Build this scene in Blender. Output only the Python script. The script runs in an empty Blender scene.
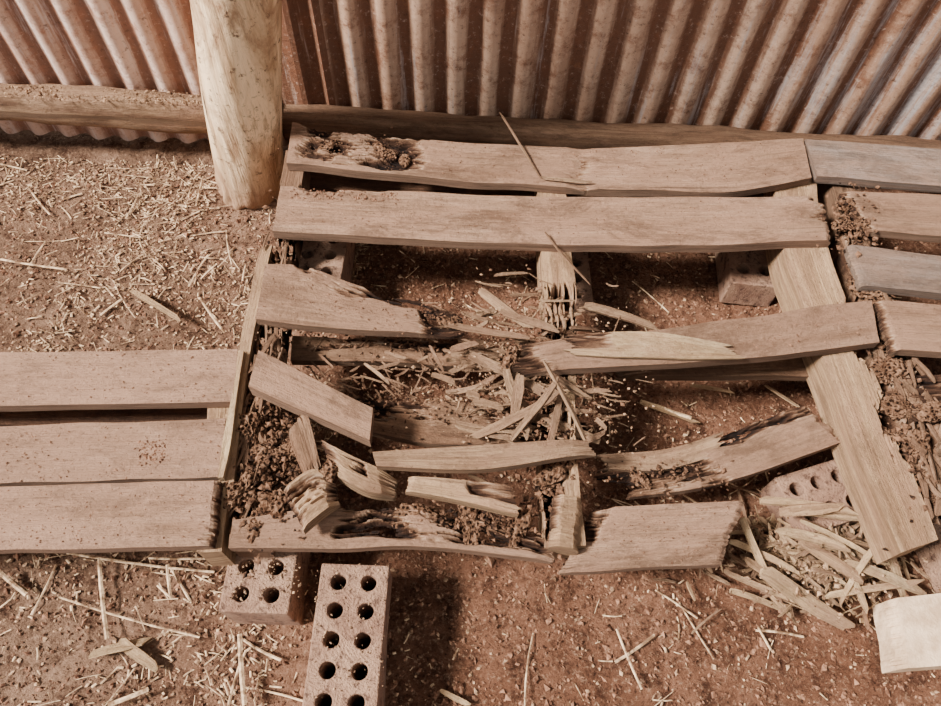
import bpy, math, random, bmesh
from mathutils import Vector, Matrix, noise
random.seed(7)
S=bpy.context.scene
# ---------------- camera (hand-held phone, 1.28 m above the dirt floor) ----------------
F=700.0; CX=470.5; CY=353.0; H=1.28
dn=Vector(((447-CX)/F,-(772-CY)/F,-1)).normalized()
Zc=-dn; f=Vector((0,0,-1)); Yc=(f-f.dot(Zc)*Zc).normalized(); Xc=Yc.cross(Zc)
R=Matrix((Xc,Yc,Zc)); CAM=Vector((0,0,H))
cd=bpy.data.cameras.new('camera'); cam=bpy.data.objects.new('camera',cd)
S.collection.objects.link(cam); cam.matrix_world=Matrix.Translation(CAM)@R.to_4x4()
cd.lens=F/941*36; cd.sensor_width=36; cd.clip_start=.02
S.camera=cam
def W(u,v,z):
    """survey point: measured position laid onto the horizontal level z (metres)"""
    d=R@Vector(((u-CX)/F,-(v-CY)/F,-1)); t=(z-H)/d.z
    return CAM+d*t
# ---------------- materials ----------------
def tone(c):
    l=c[0]*.35+c[1]*.5+c[2]*.15
    c=[l+(k-l)*1.10 for k in c]
    return tuple(min(1,max(.0015,.40*(max(k,0)/.42)**1.34)) for k in c)
def newmat(name):
    m=bpy.data.materials.new(name); m.use_nodes=True
    nt=m.node_tree; b=nt.nodes['Principled BSDF']
    return m,nt,b
def N(nt,t,**k):
    n=nt.nodes.new(t)
    for a,b in k.items(): setattr(n,a,b)
    return n
def ramp(nt,src,stops):
    r=N(nt,'ShaderNodeValToRGB'); e=r.color_ramp.elements
    while len(e)<len(stops): e.new(.5)
    for i,(p,c) in enumerate(stops):
        e[i].position=p; e[i].color=(c,c,c,1) if isinstance(c,(int,float)) else (*tone(c),1)
    nt.links.new(src,r.inputs[0]); return r.outputs[0]
def noi(nt,vec,scale,detail=5,rough=.6,dist=0):
    n=N(nt,'ShaderNodeTexNoise'); n.inputs['Scale'].default_value=scale
    n.inputs['Detail'].default_value=detail; n.inputs['Roughness'].default_value=rough
    n.inputs['Distortion'].default_value=dist
    nt.links.new(vec,n.inputs['Vector']); return n.outputs['Fac']
def mapp(nt,vec,sc,rot=(0,0,0)):
    n=N(nt,'ShaderNodeMapping'); n.inputs['Scale'].default_value=sc; n.inputs['Rotation'].default_value=rot
    nt.links.new(vec,n.inputs['Vector']); return n.outputs[0]
def mix(nt,fac,a,b,mode='MIX'):
    n=N(nt,'ShaderNodeMix',data_type='RGBA',blend_type=mode)
    def put(s,v):
        if isinstance(v,bpy.types.NodeSocket): nt.links.new(v,s)
        elif isinstance(v,(int,float)): s.default_value=v
        else: s.default_value=(*tone(v),1)
    put(n.inputs['Factor'],fac); put(n.inputs['A'],a); put(n.inputs['B'],b)
    return n.outputs['Result']
def mth(nt,op,a,b=0.0):
    n=N(nt,'ShaderNodeMath',operation=op)
    for i,v in enumerate((a,b)):
        if isinstance(v,bpy.types.NodeSocket): nt.links.new(v,n.inputs[i])
        else: n.inputs[i].default_value=v
    return n.outputs[0]
def bump(nt,b,h,strength=.5,dist=.004):
    n=N(nt,'ShaderNodeBump'); n.inputs['Strength'].default_value=strength; n.inputs['Distance'].default_value=dist
    nt.links.new(h,n.inputs['Height']); nt.links.new(n.outputs[0],b.inputs['Normal'])

def woodmat(name,light,dark,dust,damt,rough=.85,stain=.5,crack=.6,grain=.45):
    m,nt,b=newmat(name)
    uv=N(nt,'ShaderNodeUVMap').outputs[0]
    g1=noi(nt,mapp(nt,uv,(1.8,38,1)),1,8,.66,.6)
    g2=noi(nt,mapp(nt,uv,(7,300,1)),1,4,.65)
    cr=noi(nt,mapp(nt,uv,(1.3,70,1)),1,5,.55,.25)
    sn=noi(nt,mapp(nt,uv,(5,13,1)),1,9,.80,.5)
    bl=noi(nt,mapp(nt,uv,(2.3,6,1)),1,8,.75,.4)
    mo=noi(nt,mapp(nt,uv,(18,40,1)),1,7,.8,.3)
    base=mix(nt,ramp(nt,g1,[(.36,0),(.62,1)]),dark,light)
    base=mix(nt,ramp(nt,g2,[(.36,grain),(.5,0)]),base,tuple(c*.4 for c in dark))
    dn_=noi(nt,mapp(nt,uv,(3.0,7,1)),1.6,9,.74)
    lo=.64-damt*.5
    base=mix(nt,ramp(nt,dn_,[(lo,0),(lo+.15,.8)]),base,dust)
    base=mix(nt,ramp(nt,bl,[(.54,0),(.66,.4)]),base,tuple(min(.8,c*1.25+.05) for c in light))
    base=mix(nt,ramp(nt,mo,[(.50,0),(.64,.5)]),base,tuple(c*.55 for c in dust))
    base=mix(nt,ramp(nt,sn,[(.50,0),(.60,stain)]),base,tuple(c*.6 for c in dark))
    fine=noi(nt,mapp(nt,uv,(1,1.4,1)),110,5,.85)
    base=mix(nt,ramp(nt,fine,[(.34,.75),(.43,0)]),base,tuple(c*.25 for c in dust))
    base=mix(nt,ramp(nt,fine,[(.57,0),(.70,.45)]),base,tuple(min(1,c*1.55) for c in light))
    base=mix(nt,ramp(nt,cr,[(.27,crack),(.32,0)]),base,(.03,.018,.012))
    rnd=N(nt,'ShaderNodeObjectInfo').outputs['Random']
    base=mix(nt,mth(nt,'MULTIPLY',rnd,.35),base,tuple(c*.7 for c in dark))
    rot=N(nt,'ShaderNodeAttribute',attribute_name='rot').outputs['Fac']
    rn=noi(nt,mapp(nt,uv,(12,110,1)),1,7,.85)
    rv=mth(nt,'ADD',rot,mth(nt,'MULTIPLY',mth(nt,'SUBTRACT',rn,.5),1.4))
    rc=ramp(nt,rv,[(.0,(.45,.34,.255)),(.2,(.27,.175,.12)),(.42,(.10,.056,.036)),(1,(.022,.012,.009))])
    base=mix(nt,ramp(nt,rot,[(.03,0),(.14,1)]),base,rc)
    nt.links.new(base,b.inputs['Base Color']); b.inputs['Roughness'].default_value=rough
    b.inputs['Specular IOR Level'].default_value=.2
    crh=ramp(nt,cr,[(.27,0),(.33,1)])
    h=mth(nt,'ADD',mth(nt,'MULTIPLY',g1,.5),mth(nt,'ADD',mth(nt,'MULTIPLY',crh,.6),mth(nt,'ADD',mth(nt,'MULTIPLY',g2,.7),mth(nt,'ADD',fine,mth(nt,'MULTIPLY',mo,.7)))))
    bump(nt,b,h,.95,.006); return m
M_dusty=woodmat('dusty_weathered_wood',(.43,.305,.225),(.25,.16,.11),(.395,.265,.195),.45,stain=.65)
M_left=woodmat('dust_covered_wood',(.44,.31,.23),(.30,.20,.14),(.41,.28,.21),.6,stain=.45,crack=.5,grain=.3)
M_mid=woodmat('brown_weathered_wood',(.36,.245,.17),(.16,.10,.068),(.30,.19,.13),.38)
M_pale=woodmat('fresh_split_wood',(.66,.50,.34),(.38,.26,.165),(.42,.29,.21),.32,stain=.5)
M_tan=woodmat('tan_stringer_wood',(.57,.415,.28),(.33,.22,.145),(.41,.275,.195),.34,stain=.6)
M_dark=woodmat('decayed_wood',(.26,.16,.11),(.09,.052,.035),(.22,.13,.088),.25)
M_grey=woodmat('grey_weathered_wood',(.37,.30,.26),(.20,.15,.12),(.34,.24,.185),.45)
M_frass=woodmat('dusty_splinters',(.47,.34,.235),(.22,.14,.095),(.33,.215,.155),.36)

def soilmat():
    m,nt,b=newmat('red_dirt')
    co=N(nt,'ShaderNodeTexCoord').outputs['Object']
    a=noi(nt,co,3.2,6,.6); c=noi(nt,co,22,9,.80); d=noi(nt,co,120,5,.8)
    sx=N(nt,'ShaderNodeSeparateXYZ'); nt.links.new(co,sx.inputs[0])
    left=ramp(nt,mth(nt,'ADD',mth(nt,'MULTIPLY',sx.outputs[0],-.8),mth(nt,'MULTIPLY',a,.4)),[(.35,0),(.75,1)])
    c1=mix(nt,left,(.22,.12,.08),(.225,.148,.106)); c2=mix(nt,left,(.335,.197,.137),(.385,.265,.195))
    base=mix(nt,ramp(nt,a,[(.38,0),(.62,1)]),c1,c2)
    base=mix(nt,ramp(nt,c,[(.38,.9),(.52,0)]),base,(.095,.048,.032))
    base=mix(nt,ramp(nt,d,[(.54,0),(.67,.85)]),base,(.50,.355,.26))
    base=mix(nt,ramp(nt,d,[(.35,.85),(.44,0)]),base,(.05,.028,.02))
    nt.links.new(base,b.inputs['Base Color']); b.inputs['Roughness'].default_value=.95
    b.inputs['Specular IOR Level'].default_value=.12
    bump(nt,b,mth(nt,'ADD',c,mth(nt,'MULTIPLY',d,.7)),1,.022); return m
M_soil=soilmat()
def simple(name,c1,c2,sc=30,bs=.4,rough=.9):
    m,nt,b=newmat(name); co=N(nt,'ShaderNodeTexCoord').outputs['Object']
    a=noi(nt,co,sc,5,.65)
    nt.links.new(mix(nt,ramp(nt,a,[(.40,0),(.62,1)]),c1,c2),b.inputs['Base Color'])
    b.inputs['Roughness'].default_value=rough; b.inputs['Specular IOR Level'].default_value=.15
    bump(nt,b,noi(nt,co,sc*6,4,.7),bs,.003); return m
M_straw=simple('straw',(.24,.16,.105),(.72,.56,.40),45)
M_chip=simple('wood_crumb',(.14,.085,.055),(.50,.36,.255),70)
M_clod=simple('dirt_clod',(.12,.065,.044),(.35,.22,.155),70)
M_rot=simple('rotten_wood_crumb',(.035,.020,.014),(.25,.155,.105),70)
M_pbrick=simple('pale_brick',(.48,.36,.26),(.66,.52,.39),25,.8)
def mudmat():
    m,nt,b=newmat('termite_mud_crust'); co=N(nt,'ShaderNodeTexCoord').outputs['Object']
    v=N(nt,'ShaderNodeTexVoronoi'); v.inputs['Scale'].default_value=130; nt.links.new(co,v.inputs['Vector'])
    a=noi(nt,co,45,7,.8)
    base=mix(nt,ramp(nt,a,[(.38,0),(.62,1)]),(.12,.068,.045),(.33,.22,.155))
    base=mix(nt,ramp(nt,v.outputs['Distance'],[(.25,1),(.5,0)]),base,(.035,.02,.014))
    nt.links.new(base,b.inputs['Base Color']); b.inputs['Roughness'].default_value=.97
    b.inputs['Specular IOR Level'].default_value=.05
    bump(nt,b,mth(nt,'ADD',v.outputs['Distance'],a),1,.008); return m
M_mud=mudmat()
def brickmat():
    m,nt,b=newmat('clay_brick'); co=N(nt,'ShaderNodeTexCoord').outputs['Object']
    a=noi(nt,co,9,7,.7); c=noi(nt,co,60,6,.78); v=noi(nt,co,260,3,.6)
    base=mix(nt,ramp(nt,a,[(.38,0),(.62,1)]),(.26,.16,.115),(.40,.275,.20))
    base=mix(nt,ramp(nt,c,[(.39,.9),(.48,0)]),base,(.12,.068,.048))
    base=mix(nt,ramp(nt,v,[(.60,0),(.74,.4)]),base,(.56,.43,.33))
    nt.links.new(base,b.inputs['Base Color']); b.inputs['Roughness'].default_value=.92
    bump(nt,b,mth(nt,'ADD',c,v),.9,.006); return m
M_brick=brickmat()
def sheetmat(name,c1,c2,rust,metal,metal_amt,grey_from=None):
    m,nt,b=newmat(name)
    uv=N(nt,'ShaderNodeUVMap').outputs[0]
    a=noi(nt,mapp(nt,uv,(5,1.2,1)),1,7,.65,.3); c=noi(nt,uv,16,9,.82); st=noi(nt,mapp(nt,uv,(38,2.4,1)),1,7,.75)
    big=noi(nt,mapp(nt,uv,(2.2,3.0,1)),1,7,.7,.3)
    hgt=N(nt,'ShaderNodeAttribute',attribute_name='rot').outputs['Fac']
    base=mix(nt,ramp(nt,a,[(.38,0),(.62,1)]),c1,c2)
    base=mix(nt,ramp(nt,mth(nt,'ADD',hgt,mth(nt,'MULTIPLY',mth(nt,'SUBTRACT',st,.5),1.9)),[(.18,.95),(.66,0)]),base,rust)
    base=mix(nt,ramp(nt,c,[(.50,0),(.62,.85)]),base,tuple(k*1.3 for k in rust))
    base=mix(nt,ramp(nt,c,[(.34,.5),(.43,0)]),base,(.36,.19,.11))
    base=mix(nt,ramp(nt,big,[(.55,0),(.70,.7)]),base,tuple(k*.75 for k in rust))
    ma=metal_amt
    if grey_from is not None:
        sx=N(nt,'ShaderNodeSeparateXYZ'); nt.links.new(uv,sx.inputs[0])
        ma=mth(nt,'MULTIPLY',mth(nt,'SUBTRACT',sx.outputs[0],grey_from),.16)
        ma=mth(nt,'MINIMUM',mth(nt,'MAXIMUM',ma,-.04),.13)
    base=mix(nt,ramp(nt,mth(nt,'ADD',st,ma),[(.53,0),(.66,.85)]),base,metal)
    fl=noi(nt,uv,75,5,.8)
    base=mix(nt,ramp(nt,fl,[(.57,0),(.68,.55)]),base,(.62,.50,.42))
    base=mix(nt,ramp(nt,fl,[(.34,.75),(.43,0)]),base,tuple(k*.5 for k in rust))
    nt.links.new(base,b.inputs['Base Color']); b.inputs['Roughness'].default_value=.55
    b.inputs['Specular IOR Level'].default_value=.4
    bump(nt,b,mth(nt,'ADD',c,fl),.6,.005); return m
M_sheetL=sheetmat('dusty_corrugated_iron',(.50,.365,.30),(.70,.56,.48),(.29,.165,.118),(.62,.55,.52),-.0)
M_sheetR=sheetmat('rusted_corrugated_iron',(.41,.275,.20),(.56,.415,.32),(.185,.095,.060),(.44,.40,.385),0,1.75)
def postmat():
    m,nt,b=newmat('stripped_log'); co=N(nt,'ShaderNodeTexCoord').outputs['Object']
    g=noi(nt,mapp(nt,co,(14,14,2.2)),1,7,.6,.7); p=noi(nt,mapp(nt,co,(9,9,4.5)),1,8,.7,.8)
    fi=noi(nt,mapp(nt,co,(90,90,7)),1,5,.65); sp=noi(nt,co,50,6,.75)
    crk=noi(nt,mapp(nt,co,(30,30,1.3)),1,3,.5,.3)
    base=mix(nt,ramp(nt,g,[(.38,0),(.60,1)]),(.43,.29,.18),(.80,.63,.45))
    base=mix(nt,ramp(nt,p,[(.48,0),(.60,.85)]),base,(.34,.21,.13))
    base=mix(nt,ramp(nt,fi,[(.32,.55),(.45,0)]),base,(.22,.14,.085))
    base=mix(nt,ramp(nt,sp,[(.35,.9),(.43,0)]),base,(.14,.08,.05))
    base=mix(nt,ramp(nt,crk,[(.29,.95),(.33,0)]),base,(.05,.03,.02))
    sx=N(nt,'ShaderNodeSeparateXYZ'); nt.links.new(co,sx.inputs[0])
    lowz=ramp(nt,mth(nt,'ADD',sx.outputs[2],mth(nt,'MULTIPLY',p,.16)),[(.06,.9),(.24,0)])
    base=mix(nt,lowz,base,(.32,.21,.145))
    nt.links.new(base,b.inputs['Base Color']); b.inputs['Roughness'].default_value=.7
    bump(nt,b,mth(nt,'ADD',g,mth(nt,'ADD',mth(nt,'MULTIPLY',fi,.6),ramp(nt,crk,[(.29,0),(.35,1)]))),.8,.009); return m
M_post=postmat()

# ---------------- helpers ----------------
def finish(name,verts,faces,mat,parent=None,uvs=None,rot=None,smooth=False,origin=None):
    c=origin or sum((Vector(v) for v in verts),Vector())/len(verts)
    me=bpy.data.meshes.new(name); me.from_pydata([tuple(Vector(v)-c) for v in verts],[],faces)
    me.materials.append(mat)
    if uvs:
        ul=me.uv_layers.new(name='UVMap')
        vi=[0]*len(me.loops); me.loops.foreach_get('vertex_index',vi)
        flat=[]
        for i in vi: flat+=uvs[i]
        ul.data.foreach_set('uv',flat)
    if rot:
        at=me.attributes.new('rot','FLOAT','POINT'); at.data.foreach_set('value',rot)
    if smooth: me.polygons.foreach_set('use_smooth',[True]*len(me.polygons))
    me.update()
    o=bpy.data.objects.new(name,me); S.collection.objects.link(o)
    if parent: o.parent=parent; o.location=c-parent.location
    else: o.location=c
    return o
def empty(name,loc):
    o=bpy.data.objects.new(name,None); o.location=loc; o.empty_display_size=.1
    S.collection.objects.link(o); return o
def resample(pts):
    if len(pts)>2:   # smooth outline
        Q=[pts[0]*2-pts[1]]+pts+[pts[-1]*2-pts[-2]]; out=[]
        for i in range(1,len(Q)-2):
            a,b,c,d=Q[i-1],Q[i],Q[i+1],Q[i+2]
            for k in range(8):
                t=k/8
                out.append(.5*((2*b)+(c-a)*t+(2*a-5*b+4*c-d)*t*t+(3*b-a-3*c+d)*t**3))
        pts=out+[pts[-1]]
    L=[0]
    for a,b in zip(pts,pts[1:]): L.append(L[-1]+(b-a).length)
    T=L[-1]
    def at(s):
        d=min(max(s,0),1)*T
        for i in range(len(pts)-1):
            if d<=L[i+1] or i==len(pts)-2:
                k=(d-L[i])/max(L[i+1]-L[i],1e-9); return pts[i].lerp(pts[i+1],k)
    return at,T
def board(name,far,near,z,th,mat,parent=None,jag=(0,0),eat=(),wob=.0010,edge=.0012,seed=None,res=.006):
    """sawn board: far/near edges as outline points at level z; jag = splintered end length (m);
    eat = [(s0,s1,t0,t1,strength)] termite eaten zones"""
    seed=seed if seed is not None else random.random()*100
    P=lambda e:[W(p[0],p[1],p[2] if len(p)>2 else z) for p in e]
    fa,LA=resample(P(far)); fb,LB=resample(P(near)); Ln=(LA+LB)/2
    wd=(fa(.5)-fb(.5)).length
    if eat or max(jag)>.02: res=.0045
    n=max(int(Ln/res),4); m=max(int(wd/(.0024 if eat else .0032)),6)
    rnd=random.Random(int(seed*1000))
    def jg(end):
        out=[]
        for j in range(m+1):
            y=j/m*wd
            a=noise.noise(Vector((y*22+seed,end*7.1,3)))*.9+.5
            b_=abs(noise.noise(Vector((y*120+seed,end*7.1,6))))*1.6
            out.append(max(0,min(1,.6*a+.28*b_+.12*rnd.random())))
        return out
    j0=jg(0); j1=jg(1)
    V=[];UV=[];RT=[];D=[]
    for layer in (0,1):
        for i in range(n+1):
            for j in range(m+1):
                t=j/m
                s0=j0[j]*jag[0]/Ln if jag[0] else 0.0015/Ln*j0[j]
                s1=1-(j1[j]*jag[1]/Ln if jag[1] else 0.0015/Ln*j1[j])
                s=s0+(s1-s0)*i/n
                tt=t+ (noise.noise(Vector((s*Ln*9,seed,1 if t<.5 else 9)))*edge/wd*( abs(t-.5)*2)**3)*3
                p=fa(s).lerp(fb(s),tt)
                x=s*Ln;y=tt*wd
                w=0
                for e in eat:
                    q=noise.noise(Vector((x*14,y*28,seed+31)))*.9
                    a=min((s-e[0])/.05+q,(e[1]-s)/.05+q,(tt-e[2])/.15+.5+q,(e[3]-tt)/.15+.5+q,1)
                    if a>0: w=max(w,a*e[4])
                dep=0
                if w>0:
                    yy=y+.008*noise.noise(Vector((x*25,y*8,seed+3)))
                    g=1-abs(noise.noise(Vector((x*8,yy*100,seed))))*3.4
                    g3=noise.noise(Vector((x*20,yy*280,seed+5)))*.6
                    g4=noise.noise(Vector((x*70,y*110,seed+6)))*.22
                    g2=.45+noise.noise(Vector((x*11,y*24,seed+9)))*1.6
                    dep=max(0,min(1.02,(max(0,g)*.5+g3+g4+g2*.85)*w*1.2-.12))
                for jj,cond,dd in ((jag[0],i<n*.5,(s-s0)*Ln),(jag[1],i>=n*.5,(s1-s)*Ln)):
                    if jj and cond:
                        k=max(0,1-dd/max(jj*.9,1e-6))
                        dep=max(dep,k*.75*(.35+1.1*abs(noise.noise(Vector((x*10,y*150,seed))))))
                if layer==0:
                    zz=noise.noise(Vector((x*6,y*80,seed)))*wob+noise.noise(Vector((x*2.5,y*3,seed+2)))*wob*2
                    p=p+Vector((0,0,zz-min(dep,1.02)*th)); D.append(dep if w>0 else 0)
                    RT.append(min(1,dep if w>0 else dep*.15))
                else:
                    p=p+Vector((0,0,-th+noise.noise(Vector((x*5,y*5,seed+4)))*wob)); RT.append(RT[i*(m+1)+j]*.8)
                V.append(p); UV.append((x+seed,y+seed*.37+layer*.2))
    K=(n+1)*(m+1); idx=lambda i,j,l:l*K+i*(m+1)+j
    Fc=[];keep=[[True]*m for _ in range(n)]
    for i in range(n):
        for j in range(m):
            q=[i*(m+1)+j,(i+1)*(m+1)+j,(i+1)*(m+1)+j+1,i*(m+1)+j+1]
            if min(D[k] for k in q)>=.96: keep[i][j]=False
    g=lambda i,j:0<=i<n and 0<=j<m and keep[i][j]
    for i in range(n):
        for j in range(m):
            if not keep[i][j]: continue
            Fc.append((idx(i,j,0),idx(i,j+1,0),idx(i+1,j+1,0),idx(i+1,j,0)))
            Fc.append((idx(i,j,1),idx(i+1,j,1),idx(i+1,j+1,1),idx(i,j+1,1)))
            if not g(i-1,j): Fc.append((idx(i,j,0),idx(i,j,1),idx(i,j+1,1),idx(i,j+1,0)))
            if not g(i+1,j): Fc.append((idx(i+1,j,0),idx(i+1,j+1,0),idx(i+1,j+1,1),idx(i+1,j,1)))
            if not g(i,j-1): Fc.append((idx(i,j,0),idx(i+1,j,0),idx(i+1,j,1),idx(i,j,1)))
            if not g(i,j+1): Fc.append((idx(i,j+1,0),idx(i,j+1,1),idx(i+1,j+1,1),idx(i+1,j+1,0)))
    return finish(name,V,Fc,mat,parent,UV,RT)
def sliver_geo(V,Fc,UV,A,B,w,th,seed=0,bend=.003):
    """long split of wood with ragged ends"""
    d=(B-A); L=d.length; d.normalize()
    side=d.cross(Vector((0,0,1)))
    if side.length<.01: side=Vector((1,0,0))
    side.normalize(); r=random.gauss(0,.35); side=(Matrix.Rotation(r,3,d)@side); up=side.cross(d)
    k=7; base=len(V)
    bs=random.uniform(-bend,bend)*.6; bu=random.uniform(-bend,bend)
    e0=random.uniform(.1,.8);e1=random.uniform(.02,.5)
    sx=random.random()*50; oa=random.choice((-.45,0,.45)); ob=random.choice((-.45,.45))
    for i in range(k+1):
        s=(0,.03,.08,.3,.6,.88,.96,1)[i]
        tp=min(1,e0+(1-e0)*s/.10,e1+(1-e1)*(1-s)/.16)
        ww=w*tp*random.uniform(.85,1.08)
        o=(oa if s<.5 else ob)*w*(1-tp)
        c=A+d*L*s+side*bs*math.sin(s*math.pi)+up*bu*math.sin(s*math.pi*1.3)
        hh=th*(.4+.6*tp)
        for a,b in ((-.5,.5),(.5,.5),(.5,-.5),(-.5,-.5)):
            V.append(c+side*(a*ww+o)+up*b*hh*random.uniform(.85,1.1)); UV.append((s*L+sx,a*w+b*th+sx))
    for i in range(k):
        for q in range(4):
            a=base+i*4+q; b=base+i*4+(q+1)%4
            Fc.append((a,b,b+4,a+4))
    Fc.append((base+3,base+2,base+1,base)); e=base+k*4; Fc.append((e,e+1,e+2,e+3))
def slivers(name,lst,mat,parent=None):
    V=[];Fc=[];UV=[]
    for (a,b,w,th) in lst: sliver_geo(V,Fc,UV,a,b,w,th)
    return finish(name,V,Fc,mat,parent,UV,[0.0]*len(V))
def crumbs(name,pts,mat,parent=None):
    V=[];Fc=[]
    for p,s,fl in pts:
        b=len(V); R3=Matrix.Rotation(random.random()*6.28,3,'Z')@Matrix.Rotation(random.uniform(-.5,.5),3,'X')
        sx=s*random.uniform(.7,1.7)
        for q in ((1,0,0),(-1,0,0),(0,1,0),(0,-1,0),(0,0,1),(0,0,-1)):
            v=Vector((q[0]*sx,q[1]*s,q[2]*s*fl))*random.uniform(.6,1.2)+Vector((random.uniform(-.3,.3)*s,random.uniform(-.3,.3)*s,0))
            V.append(p+R3@v)
        for t in ((0,2,4),(2,1,4),(1,3,4),(3,0,4),(2,0,5),(1,2,5),(3,1,5),(0,3,5)):
            Fc.append(tuple(b+k for k in t))
    return finish(name,V,Fc,mat,parent)
def crusts(name,lst,parent):
    """porous lumps of termite carton: (u,v,z,rx,ry,rz)"""
    V=[];Fc=[]
    bm=bmesh.new(); bmesh.ops.create_icosphere(bm,subdivisions=5,radius=1)
    bm.verts.ensure_lookup_table()
    vs=[v.co.copy() for v in bm.verts]; fs=[tuple(v.index for v in f_.verts) for f_ in bm.faces]; bm.free()
    for k,(u,v,z,rx,ry,rz) in enumerate(lst):
        c=W(u,v,z); b=len(V); rt=Matrix.Rotation(k*1.3,3,'Z')
        for q in vs:
            p=Vector((q.x*rx,q.y*ry,q.z*rz))
            n1=noise.noise(p*55+Vector((k*9,0,0))); n2=abs(noise.noise(p*150+Vector((0,k*7,0)))); n3=noise.noise(p*22+Vector((k,k,0)))
            r=1+.55*n3+.45*n1-.75*max(0,n2-.10)
            V.append(c+rt@(p*r))
        Fc+=[tuple(b+i for i in f_) for f_ in fs]
    return finish(name,V,Fc,M_mud,parent)

# ---------------- floor ----------------
def gh(x,y):
    v=Vector((x,y,0))
    return .018*noise.noise(v*2.1)+.010*noise.noise(v*6.3+Vector((4,1,0)))+.008*noise.noise(v*15)+.006*noise.noise(v*40)-.006
V=[];Fc=[];nx,ny=560,400
xs=[];ys=[]
for i in range(nx+1):
    s=i/nx*2-1; xs.append(1.35*s+1.6*s**7)
for j in range(ny+1):
    s=j/ny*2-1; ys.append(.78+.85*s+(.9*s**7 if s<0 else .25*s**7))
for y in ys:
    for x in xs: V.append(Vector((x,y,gh(x,y)+(.0045*noise.noise(Vector((x*95,y*95,0)))))))
for j in range(ny):
    for i in range(nx):
        a=j*(nx+1)+i; Fc.append((a,a+1,a+nx+2,a+nx+1))
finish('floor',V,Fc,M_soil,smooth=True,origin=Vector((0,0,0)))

# ---------------- wall ----------------
A0=W(0,76,.18); A1=W(941,128,.18); wd=(A1-A0); wd.z=0; wd.normalize(); wn=Vector((wd.y,-wd.x,0))
if wn.y>0: wn=-wn
def wp(x,off,z):
    return Vector((A0.x,A0.y,0))+wd*x+wn*off+Vector((0,0,z))
xsplit=((W(300,98,.18)-A0).dot(wd))
def sheet(name,x0,x1,z0,z1,mat,off,tilt=0):
    pitch=.076; seg=14
    n=int((x1-x0)/pitch*seg); m=30; V=[];Fc=[];UV=[];RT=[]
    for j in range(m+1):
        z=z0+(z1-z0)*j/m
        for i in range(n+1):
            x=x0+(x1-x0)*i/n
            c=math.cos(x/pitch*2*math.pi)
            dent=noise.noise(Vector((x*3,z*3,off)))*.004
            V.append(wp(x+tilt*(z-.18),off+c*.0095+dent,z+(.004*noise.noise(Vector((x*8,0,0))) if j==0 else 0))); UV.append((x,z)); RT.append(c*.5+.5)
    for j in range(m):
        for i in range(n):
            a=j*(n+1)+i; Fc.append((a,a+1,a+n+2,a+n+1))
    return finish(name,V,Fc,mat,None,UV,RT,smooth=True)
wall=empty('wall_back',wp(1.1,0,1.1))
for nm,a,b,mt,of in (('corrugated_sheet_left',-1.9,xsplit-.03,M_sheetL,-.012),('corrugated_sheet_right',xsplit+.055,4.0,M_sheetR,-.012)):
    o=sheet(nm,a,b,.0,2.3,mt,of); o.location-=wall.location; o.parent=wall
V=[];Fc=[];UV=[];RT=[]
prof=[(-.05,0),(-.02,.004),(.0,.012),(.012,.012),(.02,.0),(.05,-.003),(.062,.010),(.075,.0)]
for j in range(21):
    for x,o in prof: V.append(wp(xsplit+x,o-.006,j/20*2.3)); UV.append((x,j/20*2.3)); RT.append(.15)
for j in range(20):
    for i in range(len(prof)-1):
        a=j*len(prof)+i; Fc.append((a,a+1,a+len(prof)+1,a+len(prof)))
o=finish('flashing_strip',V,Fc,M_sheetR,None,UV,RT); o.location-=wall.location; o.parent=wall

def rail(name,x0,x1,z0,z1,d,mat,seed):
    V=[];Fc=[];UV=[];RT=[]; n=int((x1-x0)/.012); prof=[]
    K=20
    for k in range(K):
        a=k/K*2*math.pi; c,s=math.cos(a),math.sin(a)
        r=1/((abs(c)**5+abs(s)**5)**.2)
        prof.append((c*r,s*r))
    for i in range(n+1):
        x=x0+(x1-x0)*i/n
        for k,(c,s) in enumerate(prof):
            q=noise.noise(Vector((x*5,c*1.5+seed,s*1.5)))*.006+noise.noise(Vector((x*14,c*6+seed,s*6)))*.003
            V.append(wp(x,.004+d/2+c*(d/2+q),(z0+z1)/2+s*((z1-z0)/2+q))); UV.append((x,k/K*.35+seed)); RT.append(0.0)
    for i in range(n):
        for k in range(K):
            a=i*K+k;b=i*K+(k+1)%K; Fc.append((a,b,b+K,a+K))
    Fc.append(tuple(range(K))[::-1]); Fc.append(tuple(n*K+k for k in range(K)))
    return finish(name,V,Fc,mat,None,UV,RT,smooth=True)
rail('timber_bottom_rail',-1.8,xsplit-.06,.085,.175,.055,M_frass,1.3)
rail('timber_bottom_rail',xsplit-.05,3.6,.075,.155,.05,M_mid,5.1)

# ---------------- post ----------------
b0=W(252,183,0); t0=W(235,0,.5); ax=(t0-b0); ax.normalize()
V=[];Fc=[];K=64;nr=170
for i in range(nr+1):
    s=-.05+i/nr*2.2
    c=b0+ax*s/ax.z
    r=.081+.004*noise.noise(Vector((0,0,s*4)))
    for k in range(K):
        a=k/K*2*math.pi
        q=r*(1+.07*noise.noise(Vector((math.cos(a)*1.2,math.sin(a)*1.2,s*3)))+.022*noise.noise(Vector((math.cos(a)*7,math.sin(a)*7,s*4)))+.012*noise.noise(Vector((math.cos(a)*18,math.sin(a)*18,s*6))))
        if s<.09: q*=1+.16*noise.noise(Vector((math.cos(a)*3,math.sin(a)*3,s*30)))*(1-s/.09)
        V.append(c+Vector((math.cos(a)*q,math.sin(a)*q,0)))
for i in range(nr):
    for k in range(K):
        a=i*K+k;b=i*K+(k+1)%K; Fc.append((a,b,b+K,a+K))
Fc.append(tuple(range(K))[::-1]); Fc.append(tuple(nr*K+k for k in range(K)))
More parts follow.
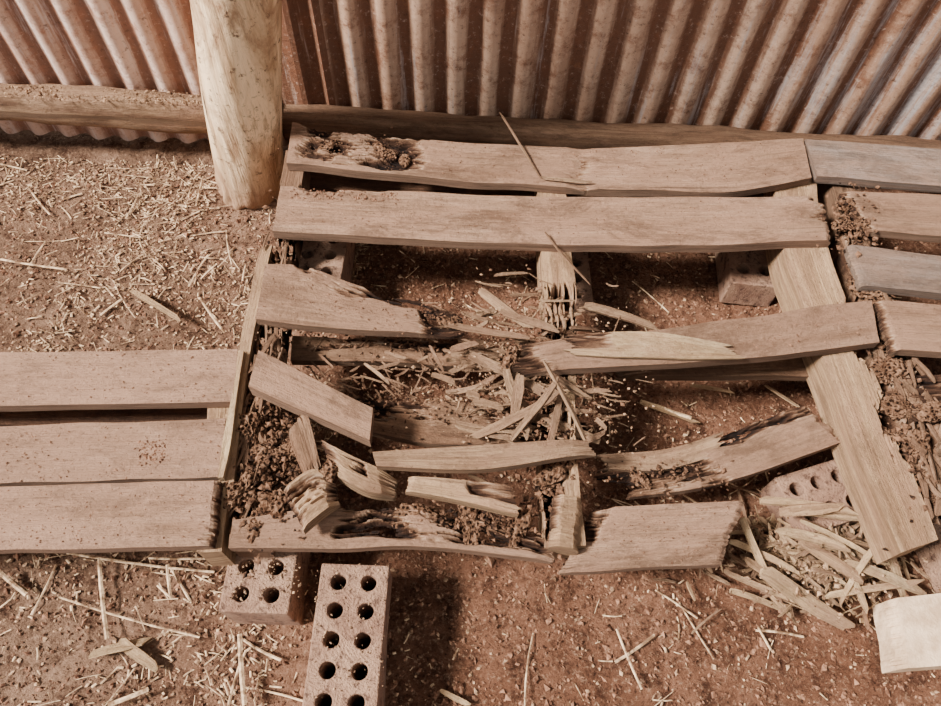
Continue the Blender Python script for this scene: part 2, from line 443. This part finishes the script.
finish('timber_post',V,Fc,M_post,smooth=True,origin=Vector((b0.x,b0.y,0)))

# ---------------- bricks ----------------
def brick(u,v,ztop,rotdeg,nr=5,L=.23,Wd=.11,Ht=.076,hr=.0125,pal=None):
    V=[];Fc=[];seg=24;nc=2
    cw=Wd/nc; cl=L/nr
    vd={}
    def av(p):
        k=tuple(round(c,5) for c in p)
        if k not in vd: vd[k]=len(V); V.append(Vector(p))
        return vd[k]
    for ci in range(nc):
        for ri in range(nr):
            cx=-Wd/2+cw*(ci+.5); cy=-L/2+cl*(ri+.5)
            cxh=cx*.88; cyh=cy*.94
            sq=[];ci_t=[]
            for k in range(seg):
                a=(k+.5)/seg*2*math.pi; c,s=math.cos(a),math.sin(a)
                m_=max(abs(c),abs(s)); sq.append((cx+c/m_*cw/2,cy+s/m_*cl/2)); ci_t.append((cxh+c*hr,cyh+s*hr))
            cor=[(cx+cw/2,cy+cl/2),(cx-cw/2,cy+cl/2),(cx-cw/2,cy-cl/2),(cx+cw/2,cy-cl/2)]
            for zt,flip in ((0,False),(-Ht,True)):
                for k in range(seg):
                    k2=(k+1)%seg
                    poly=[(*ci_t[k],zt),(*sq[k],zt)]
                    if k%6==2: poly.append((*cor[k//6],zt))
                    poly+= [(*sq[k2],zt),(*ci_t[k2],zt)]
                    q=[av(p) for p in poly]; Fc.append(q[::-1] if flip else q)
            for k in range(seg):
                k2=(k+1)%seg
                Fc.append([av((*ci_t[k],0)),av((*ci_t[k2],0)),av((*ci_t[k2],-Ht)),av((*ci_t[k],-Ht))])
    from collections import Counter
    cnt=Counter()
    for fc in Fc:
        for a,b in zip(fc,fc[1:]+fc[:1]): cnt[(a,b)]+=1
    for (a,b),_ in list(cnt.items()):
        if (b,a) not in cnt and abs(V[a].z)<1e-6 and abs(V[b].z)<1e-6:
            a2=av((V[a].x,V[a].y,-Ht)); b2=av((V[b].x,V[b].y,-Ht)); Fc.append([b,a,a2,b2])
    me=bpy.data.meshes.new('brick'); me.from_pydata([tuple(v) for v in V],[],Fc); me.materials.append(M_brick); me.update()
    o=bpy.data.objects.new('brick',me); S.collection.objects.link(o)
    o.location=W(u,v,ztop); o.rotation_euler=(0,0,math.radians(rotdeg))
    bv=o.modifiers.new('bevel','BEVEL'); bv.width=.0025; bv.segments=2; bv.limit_method='ANGLE'; bv.angle_limit=math.radians(50)
    return o
def under(o,drot=3):
    p=o.copy(); S.collection.objects.link(p); p.location=o.location-Vector((.004,-.003,.0765)); p.rotation_euler=(0,0,o.rotation_euler.z+math.radians(drot)); return p
b=brick(347,640,.125,1); under(b)
b=brick(266,540,.118,1); under(b,2)
b=brick(751,244,.076,-3,nr=3,hr=.014)
b=brick(846,488,.095,20+90)
b=brick(322,238,.118,0); under(b,2)
b=brick(565,262,.03,3)
b=brick(968,535,.085,12,nr=5)

# ---------------- pallets ----------------
T=.22
main=empty('wooden_pallet',W(550,350,.12))
board('deck_plank_1',[(292,122),(350,132),(430,140),(598,149)],[(286,163),(400,175),(480,182),(592,188)],T,.02,M_dusty,main,(0,.05),[(.02,.46,-.05,.84,1.0)],seed=1.1)
board('deck_plank_1_split',[(560,148,T-.004),(620,148),(803,139)],[(562,188,T-.004),(640,190),(735,191),(812,178)],T,.02,M_dusty,main,(.05,0),[(-.1,.10,.4,1.2,.6)],seed=2.3)
board('deck_plank_2',[(280,186),(400,191),(540,196),(828,197)],[(272,231),(400,238),(540,244),(700,245),(836,240)],T,.022,M_dusty,main,(0,.012),[(.02,.2,-.2,.10,.8),(.95,1.1,-.2,.5,.7)],seed=3.7)
board('deck_plank_3',[(265,264),(310,268),(370,288),(430,300),(478,317)],[(255,318),(330,326),(400,331),(450,334),(492,331)],T,.02,M_dusty,main,(0,.10),[(.15,.8,-.3,.25,1.0),(.7,1.1,0,1,.8)],seed=4.4)
board('deck_plank_4',[(488,350,.225),(560,338,.235),(640,333,.235),(740,318,.23),(872,299)],[(500,374,.22),(580,368,.23),(660,364,.23),(760,357,.23),(880,342)],T,.02,M_dusty,main,(.09,0),[(-.05,.13,-.2,1.2,.7)],seed=5.2)
board('split_sliver_face',[(540,338,.243),(640,331,.245),(752,347,.243)],[(548,352,.24),(640,358,.24),(752,358,.24)],.24,.005,M_pale,main,(.10,.06),[(.0,.35,-.1,.6,.5)],seed=6.2)
board('bottom_board_1',[(292,336),(400,338),(505,346)],[(290,360),(400,362),(505,369)],.135,.018,M_mid,main,(0,.06),[(.1,.9,-.1,.5,.8)],seed=7.2)
board('bottom_board_2',[(600,362),(700,358),(815,352)],[(610,376),(700,376),(822,376)],.135,.018,M_mid,main,(.04,0),seed=8.2)
board('bottom_board_3',[(300,165),(420,178),(800,195)],[(300,185),(420,197),(800,212)],.135,.018,M_dark,main,(0,0),seed=9.2)
board('deck_plank_5',[(320,392),(420,401),(520,404),(606,414)],[(335,424),(430,443),(520,443),(600,428)],.17,.018,M_mid,main,(.04,.09),[(0,.4,-.1,.6,.8),(.55,1,-.1,1.1,.9)],seed=10.1)
board('deck_plank_6',[(586,470,.14),(700,440,.155),(808,402)],[(596,500,.13),(720,483,.15),(852,438)],.16,.018,M_dusty,main,(.12,.015),[(0,.5,.3,1.2,.9),(.35,1.05,-.2,.25,.95)],seed=11.1)
board('deck_plank_6_split',[(590,454,.155),(660,450,.155),(740,424,.165)],[(592,466,.15),(660,470,.15),(742,446,.16)],.16,.01,M_frass,main,(.05,.08),seed=11.7)
board('deck_plank_7',[(232,520),(330,507),(430,507),(566,544)],[(228,548),(330,548),(430,547),(560,561)],.2,.022,M_dusty,main,(0,.03),[(.30,.97,-.3,.75,1.05)],seed=12.1)
board('deck_plank_7_broken',[(590,508),(750,500)],[(556,572),(724,564)],.185,.02,M_dusty,main,(.02,.012),[(-.1,.15,-.2,.5,.6)],seed=13.1)
board('stringer_left',[(286,150),(266,250),(248,340),(232,450),(228,546)],[(306,155),(292,250),(280,340),(268,450),(266,546)],.198,.07,M_mid,main,(0,0),[(.1,1.0,-.2,1.2,1.0)],seed=14.1)
board('stringer_middle',[(536,150),(540,250),(546,330),(540,430),(545,548)],[(560,150),(572,250),(578,330),(575,430),(586,546)],.198,.07,M_tan,main,(0,0),[(.40,.85,-.2,1.2,.9),(.8,1,-.2,.5,.7)],seed=15.1)
board('stringer_right',[(772,150),(783,245),(822,352),(858,450),(902,553)],[(812,150),(826,240),(858,330),(896,430),(938,540)],.198,.075,M_tan,main,(0,0),[(.45,.85,.75,1.3,1.0)],seed=16.1)
board('side_lath',[(262,240),(240,340),(226,430),(216,500)],[(272,242),(252,340),(240,430),(232,500)],.205,.012,M_tan,main,(.03,.03),seed=17.1)

lp=empty('wooden_pallet',W(60,450,.12))
board('deck_plank_1',[(-260,356),(238,349)],[(-280,410),(234,402)],T,.021,M_left,lp,seed=21.1)
board('deck_plank_2',[(-290,434),(226,419)],[(-310,492),(220,478)],T,.021,M_left,lp,seed=22.6)
board('deck_plank_3',[(-310,497),(222,480)],[(-330,560),(214,545)],T,.021,M_left,lp,(0,.008),[(.972,1.1,-.1,1.1,.8)],seed=23.1)
board('stringer_right',[(214,350),(206,420),(196,552)],[(240,350),(232,420),(222,552)],.198,.085,M_tan,lp,seed=24.1)
board('stringer_left',[(-240,350),(-250,420),(-270,556)],[(-215,350),(-225,420),(-240,556)],.198,.085,M_tan,lp,seed=25.1)
board('bottom_board',[(-240,398),(0,396),(210,392)],[(-250,428),(0,425),(212,425)],.13,.018,M_dark,lp,seed=26.1)
board('end_strip',[(238,350),(224,440),(217,478)],[(244,350),(230,440),(223,478)],.222,.05,M_pale,lp,wob=.0005,seed=27.1)

rp=empty('wooden_pallet',W(950,260,.12))
board('deck_plank_1',[(805,139),(941,149),(1150,165)],[(817,176),(941,186),(1170,204)],T,.02,M_grey,rp,seed=31.1)
board('deck_plank_2',[(838,191),(941,195),(1170,210)],[(862,229),(941,236),(1190,252)],T,.02,M_dusty,rp,(.02,0),[(-.1,.06,-.1,1.1,.8)],seed=32.1)
board('deck_plank_3',[(846,244),(941,256),(1190,284)],[(860,284),(941,293),(1210,324)],T,.02,M_grey,rp,(.008,0),seed=33.1)
board('deck_plank_4',[(874,300),(941,305),(1210,330)],[(892,350),(941,352),(1240,380)],T,.02,M_dusty,rp,(.012,0),[(-.1,.03,-.1,1.1,.7)],seed=34.1)
board('deck_plank_5',[(900,372),(941,372),(1240,400)],[(925,420),(941,420),(1270,450)],.20,.02,M_mid,rp,(.02,0),[(-.1,.2,-.1,1.1,.8)],seed=35.1)
board('deck_plank_6',[(935,440),(1270,470)],[(950,490),(1300,520)],T,.02,M_mid,rp,(.03,0),seed=36.1)
board('stringer_left',[(826,160),(850,250),(876,350),(905,430),(935,510)],[(852,160),(880,250),(915,350),(950,430),(985,510)],.19,.07,M_mid,rp,(0,.03),[(.2,1.0,-.2,1.2,.9)],seed=37.1)
board('stringer_right',[(1120,170),(1180,350),(1240,510)],[(1150,170),(1215,350),(1280,510)],.198,.07,M_dark,rp,seed=38.1)

# ---------------- loose broken pieces lying on the wreck ----------------
board('broken_plank',[(258,350,.27),(373,408,.25)],[(248,386,.27),(370,440,.24)],.26,.03,M_dusty,None,seed=41.1)
board('broken_plank',[(372,452,.25),(470,446,.25),(600,438,.25)],[(376,466,.25),(480,469,.25),(604,452,.25)],.25,.016,M_frass,None,(0,.03),seed=42.1)
board('broken_plank',[(312,432,.26),(345,452,.25),(405,480,.22)],[(330,470,.25),(365,490,.24),(400,496,.21)],.24,.03,M_tan,None,(.03,.03),[(-.1,.6,-.2,.5,.8)],seed=43.1)
board('broken_plank',[(405,476,.23),(520,484,.22)],[(402,490,.23),(536,516,.22)],.22,.02,M_tan,None,(.01,.05),[(.5,1.1,-.2,.6,.5)],seed=44.1)
board('broken_plank',[(280,490,.25),(312,470,.25),(335,478,.24)],[(300,530,.25),(322,512,.25),(342,498,.24)],.24,.03,M_tan,None,(.01,.02),[(-.1,1.1,.1,.8,.8)],seed=45.1)
board('broken_plank',[(552,492,.23),(586,498,.21)],[(546,544,.23),(582,550,.21)],.22,.04,M_tan,None,(.015,.01),[(-.1,.5,-.1,.5,.6)],seed=46.1)
board('broken_plank',[(296,418,.24),(306,412,.24),(322,470,.24)],[(288,424,.24),(290,440,.24),(308,486,.24)],.24,.012,M_mid,None,(.03,.02),seed=47.1)
board('pale_brick',[(893,598,.07),(1010,586,.07)],[(905,668,.07),(1030,660,.07)],.07,.07,M_pbrick,None,(.004,0),wob=.0006,seed=48.1)

def px_sl(lst):
    return [(W(a[0],a[1],a[2]),W(b[0],b[1],b[2]),w,t) for a,b,w,t in lst]
rs=random.Random(5)
L=px_sl([((762,568,.11),(852,632,.03),.030,.010),((742,518,.13),(774,592,.07),.012,.006),((792,508,.13),(888,520,.10),.016,.008),
 ((800,520,.13),(884,562,.09),.014,.008),((822,596,.06),(925,582,.06),.012,.006),((724,572,.05),(806,606,.03),.010,.006),
 ((880,540,.12),(838,604,.05),.010,.006),((840,560,.09),(926,592,.05),.016,.008),((730,540,.10),(800,572,.08),.012,.006),
 ((776,530,.13),(850,548,.11),.016,.007),((760,500,.14),(860,512,.13),.014,.007),((850,572,.09),(868,612,.03),.010,.005),
 ((730,590,.02),(790,612,.01),.010,.005),((890,552,.08),(905,600,.03),.012,.006),((870,490,.14),(905,545,.11),.012,.006),
 ((780,512,.14),(845,508,.14),.018,.007),((800,540,.12),(862,580,.08),.018,.008),((745,560,.1),(790,590,.07),.014,.007)])
for i in range(700):
    u=rs.gauss(820,42);v=rs.gauss(556,24);a=rs.gauss(.35,.8);l=rs.uniform(4,42)
    z=max(.015,.12-abs(u-825)/900-abs(v-545)/700)*rs.uniform(.5,1.05)
    L.append((W(u-l*math.cos(a)/2,v-l*math.sin(a)/2,z+rs.uniform(0,.02)),W(u+l*math.cos(a)/2,v+l*math.sin(a)/2,max(.01,z-rs.uniform(0,.02))),rs.uniform(.001,.009),rs.uniform(.0012,.004)))
pile=empty('splintered_wood_pile',W(822,553,.04))
slivers('pale_splinters',L[:15]+L[18:200],M_pale,pile)
slivers('tan_splinters',L[15:18]+L[200:420],M_tan,pile)
slivers('dusty_splinters',L[420:],M_frass,pile)
def cloud(n,u,v,su,sv,z0,z1,s0,s1):
    for _ in range(n): P.append((W(rs.gauss(u,su),rs.gauss(v,sv),rs.uniform(z0,z1)),rs.uniform(s0,s1),rs.uniform(.3,.9)))
P=[]
cloud(600,822,556,44,25,.03,.09,.001,.005)
crumbs('wood_crumbs',P,M_chip,pile)
L=[]
for i in range(330):
    u=rs.gauss(525,55);v=rs.gauss(378,42)
    if i%5<2:
        a=rs.gauss(.1,.4);l=rs.uniform(8,38);w_=rs.uniform(.004,.014);t_=.0014
    else:
        a=rs.choice([rs.gauss(.12,.2),rs.gauss(.12,.2),rs.gauss(.12,.2),rs.gauss(-.9,.4)]);l=rs.uniform(6,30);w_=rs.uniform(.0008,.0035);t_=rs.uniform(.001,.0025)
    z=rs.uniform(.15,.205)
    L.append((W(u-l*math.cos(a)/2,v-l*math.sin(a)/2,z+rs.uniform(-.004,.006)),W(u+l*math.cos(a)/2,v+l*math.sin(a)/2,z),w_,t_))
L+=px_sl([((480,290,.22),(532,330,.21),.018,.007),((470,440,.19),(560,395,.23),.016,.006),((510,440,.2),(560,378,.24),.012,.006),
 ((500,312,.22),(560,330,.22),.014,.006),((585,440,.2),(545,360,.25),.008,.005),((430,345,.23),(445,372,.22),.006,.004),((500,112,.24),(540,178,.225),.004,.003),
 ((545,232,.23),(590,285,.2),.004,.003),((540,178,.224),(592,183,.226),.007,.003),((585,305,.18),(660,328,.14),.018,.006),((570,328,.2),(600,330,.15),.010,.006),
 ((470,355,.19),(560,400,.2),.020,.006),((505,368,.21),(530,440,.2),.016,.006),((440,322,.21),(530,338,.22),.014,.005),((540,420,.2),(600,440,.17),.016,.006),
 ((455,425,.19),(520,440,.19),.016,.005),((520,375,.22),(512,420,.2),.018,.005),((548,372,.23),(590,400,.19),.014,.004),((560,395,.21),(548,455,.2),.012,.004)])
slivers('wood_splinters',L,M_frass,main)
L=[]
for i in range(60):
    u=rs.uniform(300,440);v=rs.uniform(345,420);a=rs.gauss(.2,.6);l=rs.uniform(8,28);z=rs.uniform(.12,.15)
    L.append((W(u,v,z),W(u+l*math.cos(a),v+l*math.sin(a),z+.01),rs.uniform(.002,.005),.002))
for i in range(80):
    s=rs.random();u=283-s*42+rs.gauss(0,8);v=230+s*270+rs.gauss(0,10);a=rs.gauss(1.7,.2);l=rs.uniform(15,60);z=rs.uniform(.17,.21)
    L.append((W(u,v,z),W(u+l*math.cos(a),v+l*math.sin(a),z+rs.uniform(-.02,.01)),rs.uniform(.002,.008),.004))
slivers('rotten_splinters',L,M_mid,main)
L=[]
for i in range(70):
    s=rs.random();u=868+s*70+rs.gauss(0,10);v=230+s*270+rs.gauss(0,12);a=rs.gauss(1.1,.25);l=rs.uniform(8,40);z=rs.uniform(.17,.205)
    L.append((W(u,v,z),W(u+l*math.cos(a),v+l*math.sin(a),z+rs.uniform(-.02,.01)),rs.uniform(.004,.012),.004))
slivers('rotten_splinters',L,M_mid,rp)
P=[]
cloud(900,266,460,15,40,.15,.205,.0015,.007)
cloud(250,272,300,9,45,.16,.205,.002,.006)
cloud(400,480,522,36,8,.17,.2,.0015,.005)
cloud(260,360,150,30,8,.204,.219,.001,.0035)
cloud(250,555,480,13,30,.16,.2,.002,.006)
cloud(250,300,470,10,25,.16,.21,.002,.006)
cloud(300,540,350,24,30,.18,.205,.0015,.005)
cloud(700,440,412,65,14,.13,.18,.0012,.004)
cloud(250,670,472,40,10,.13,.158,.001,.004)
cloud(300,390,345,60,10,.12,.14,.001,.005)
cloud(200,430,314,30,8,.205,.222,.001,.003)
cloud(300,540,400,40,25,.17,.21,.001,.004)
crumbs('termite_mud',P,M_rot,main)
crusts('termite_crust',[(248,432,.19,.024,.034,.022),(268,452,.185,.026,.03,.02),(244,488,.185,.022,.036,.024),(276,505,.19,.024,.026,.018),(290,452,.2,.018,.026,.018),
  (270,400,.19,.02,.03,.016),(258,526,.19,.026,.018,.016),(276,300,.185,.012,.03,.014),(270,345,.185,.014,.028,.014),
  (556,476,.19,.018,.03,.016),(552,350,.195,.02,.022,.014),(470,520,.188,.05,.016,.012),(420,514,.188,.03,.014,.012),(520,532,.188,.03,.012,.012),
  (385,152,.212,.028,.014,.008),(330,146,.213,.022,.012,.007),(405,160,.212,.016,.012,.008),(450,322,.206,.03,.012,.009),(510,358,.21,.026,.014,.012),
  (450,410,.155,.04,.016,.014),(560,412,.17,.03,.016,.014),(640,478,.14,.03,.012,.012),(330,470,.24,.012,.02,.01)],main)
P=[]
cloud(900,530,385,55,42,.15,.2,.0008,.0035)
crumbs('frass',P,M_chip,main)
P=[]
for i in range(700):
    s=rs.random(); P.append((W(862+s*66+rs.gauss(0,11),230+s*290+rs.gauss(0,8),rs.uniform(.16,.2)),rs.uniform(.0015,.007),rs.uniform(.3,.9)))
cloud(350,858,218,14,18,.18,.228,.0015,.006)
cloud(200,908,480,12,26,.12,.19,.002,.007)
crumbs('termite_mud',P,M_rot,rp)
crusts('termite_crust',[(850,208,.205,.03,.022,.016),(862,226,.2,.026,.02,.018),(842,222,.2,.016,.022,.014),(868,292,.19,.018,.03,.016),(884,372,.185,.024,.034,.016),
  (898,404,.185,.026,.03,.016),(888,438,.18,.018,.026,.014),(915,446,.18,.024,.034,.016),(922,492,.17,.024,.034,.016),(934,414,.2,.02,.024,.014)],rp)
def onquad(n,q,z,s0=.0007,s1=.0020):
    for _ in range(n):
        a,b=rs.random(),rs.random()
        u=(q[0][0]*(1-a)+q[1][0]*a)*(1-b)+(q[3][0]*(1-a)+q[2][0]*a)*b
        v=(q[0][1]*(1-a)+q[1][1]*a)*(1-b)+(q[3][1]*(1-a)+q[2][1]*a)*b
        P.append((W(u,v,z),s0+(s1-s0)*rs.random()**2,rs.uniform(.5,1)))
P=[]
onquad(200,[(0,354),(236,351),(232,400),(0,404)],T+.001)
onquad(250,[(0,431),(224,421),(218,476),(0,482)],T+.001)
onquad(300,[(0,490),(220,482),(212,543),(0,547)],T+.001)
onquad(120,[(138,440),(165,440),(165,462),(138,466)],T+.001,.001,.003)
crumbs('dirt_crumbs',P,M_clod,lp)
P=[]
onquad(250,[(290,128),(540,150),(540,184),(290,160)],T+.001)
onquad(250,[(560,152),(800,142),(806,176),(560,186)],T+.001)
onquad(400,[(282,190),(826,199),(832,238),(276,230)],T+.001)
onquad(120,[(290,188),(400,193),(400,202),(290,198)],T+.001,.001,.004)
onquad(200,[(640,335),(865,303),(872,340),(640,360)],.231)
onquad(200,[(600,512),(742,504),(722,560),(580,570)],.186)
onquad(150,[(262,270),(400,300),(400,326),(262,314)],T+.001)
crumbs('dirt_crumbs',P,M_clod,main)

# ---------------- floor litter ----------------
def dens(x,y):
    d=.09
    if x<-.25: d=1.0 if y>.55 else .65
    if y<.5 and x>-.3: d=.10
    if x>.25 and y<.55: d=.09
    return d*max(.15,min(1.3,.68+1.6*noise.noise(Vector((x*4.5,y*4.5,7)))))
def clear(x,y): # stay on the open side of the wall and post
    q=Vector((x-A0.x,y-A0.y,0)).dot(wn)
    return q>.065 and (Vector((x,y))-Vector((b0.x,b0.y))).length>.09
litter=empty('straw_litter',(-.4,.7,.01))
P=[]
onquad(600,[(0,84),(205,92),(205,106),(0,98)],.176,.001,.0035)
onquad(150,[(315,566),(384,563),(384,705),(312,705)],.1265,.0008,.002)
onquad(150,[(228,552),(300,550),(300,598),(228,600)],.1195,.0008,.003)
for i in range(46000):
    x=rs.uniform(-1.5,1.6);y=rs.uniform(-.1,1.4)
    if rs.random()>dens(x,y)+.09 or not clear(x,y): continue
    P.append((Vector((x,y,gh(x,y)+.002)),rs.uniform(.0008,.0045),rs.uniform(.2,.7)))
crumbs('wood_chips',P,M_chip,litter)
P=[]
for i in range(30000):
    x=rs.uniform(-1.5,1.6);y=rs.uniform(-.1,1.4)
    if not clear(x,y): continue
    P.append((Vector((x,y,gh(x,y)+.001)),abs(rs.gauss(.001,.0022))+.0010,rs.uniform(.6,1)))
crumbs('dirt_clods',P,M_clod,litter)
V=[];Fc=[]
def strip(p,a,l,w,curl,pitch=0):
    b=len(V); d=Vector((math.cos(a),math.sin(a),0)); s=Vector((-d.y,d.x,0)); k=3
    for i in range(k+1):
        t=i/k-.5; c=p+d*l*t+s*curl*(t*t)*l+Vector((0,0,.0015+pitch*(t+.5)*l))
        V.append(c-s*w/2);V.append(c+Vector((0,0,w*.3)));V.append(c+s*w/2)
    for i in range(k):
        a0=b+i*3
        Fc.append((a0,a0+1,a0+4,a0+3));Fc.append((a0+1,a0+2,a0+5,a0+4))
for i in range(38000):
    x=rs.uniform(-1.5,1.6);y=rs.uniform(-.1,1.4)
    if rs.random()>dens(x,y)*.85 or not clear(x,y): continue
    r=rs.random()
    if r<.6: l=rs.uniform(.003,.010);w_=rs.uniform(.001,.0045)
    else: l=abs(rs.gauss(.012,.014))+.006;w_=rs.uniform(.0007,.003)
    strip(Vector((x,y,gh(x,y)+.002)),rs.random()*6.28,l,w_,rs.uniform(-.2,.2),rs.uniform(0,.25))
for i in range(520):
    x=rs.uniform(-1.5,1.3);y=rs.uniform(-.05,1.3)
    if rs.random()>dens(x,y)*.9+.07 or not clear(x,y): continue
    strip(Vector((x,y,gh(x,y)+.004)),rs.random()*6.28,rs.uniform(.03,.12),rs.uniform(.0013,.005),rs.uniform(-.15,.15),.03)
for a,b,w in (((2,262),(68,272),.005),((0,572),(28,596),.007),((100,560),(108,640),.007),((240,635),(245,706),.008),((68,556),(215,575),.004),
   ((150,560),(215,560),.004),((615,630),(640,690),.004),((640,403),(690,420),.008),((168,566),(172,600),.005),((110,706),(150,690),.007),((60,600),(200,640),.003),((200,300),(225,335),.005)):
    A=W(a[0],a[1],.012);B=W(b[0],b[1],.012); d=B-A
    strip((A+B)/2+Vector((0,0,.006)),math.atan2(d.y,d.x),d.length,w,.05)
finish('straw',V,Fc,M_straw,litter)
L=px_sl([((132,290,.022),(182,320,.024),.012,.006),((90,655,.016),(150,640,.016),.026,.003),((120,640,.018),(158,668,.016),.02,.003),((640,402,.02),(700,424,.014),.010,.005),
  ((28,592,.014),(2,574,.014),.008,.005),((440,690,.014),(470,706,.014),.008,.004),((690,385,.02),(735,392,.02),.008,.004),((765,385,.02),(800,408,.02),.006,.004)])
slivers('wood_shards',L,M_pale,litter)

# ---------------- light: open shed side on the left, sun plus sky ----------------
w=bpy.data.worlds.new('sky'); S.world=w; w.use_nodes=True
bg=w.node_tree.nodes['Background']; bg.inputs[0].default_value=(.95,.97,1,1); bg.inputs[1].default_value=.72
sd=bpy.data.lights.new('sun','SUN'); so=bpy.data.objects.new('sun',sd); S.collection.objects.link(so)
sd.energy=14.0; sd.angle=math.radians(13); sd.color=(1,.97,.93)
so.location=(-3,0,3)
so.rotation_euler=Vector((.78,.20,-.80)).to_track_quat('-Z','Y').to_euler()
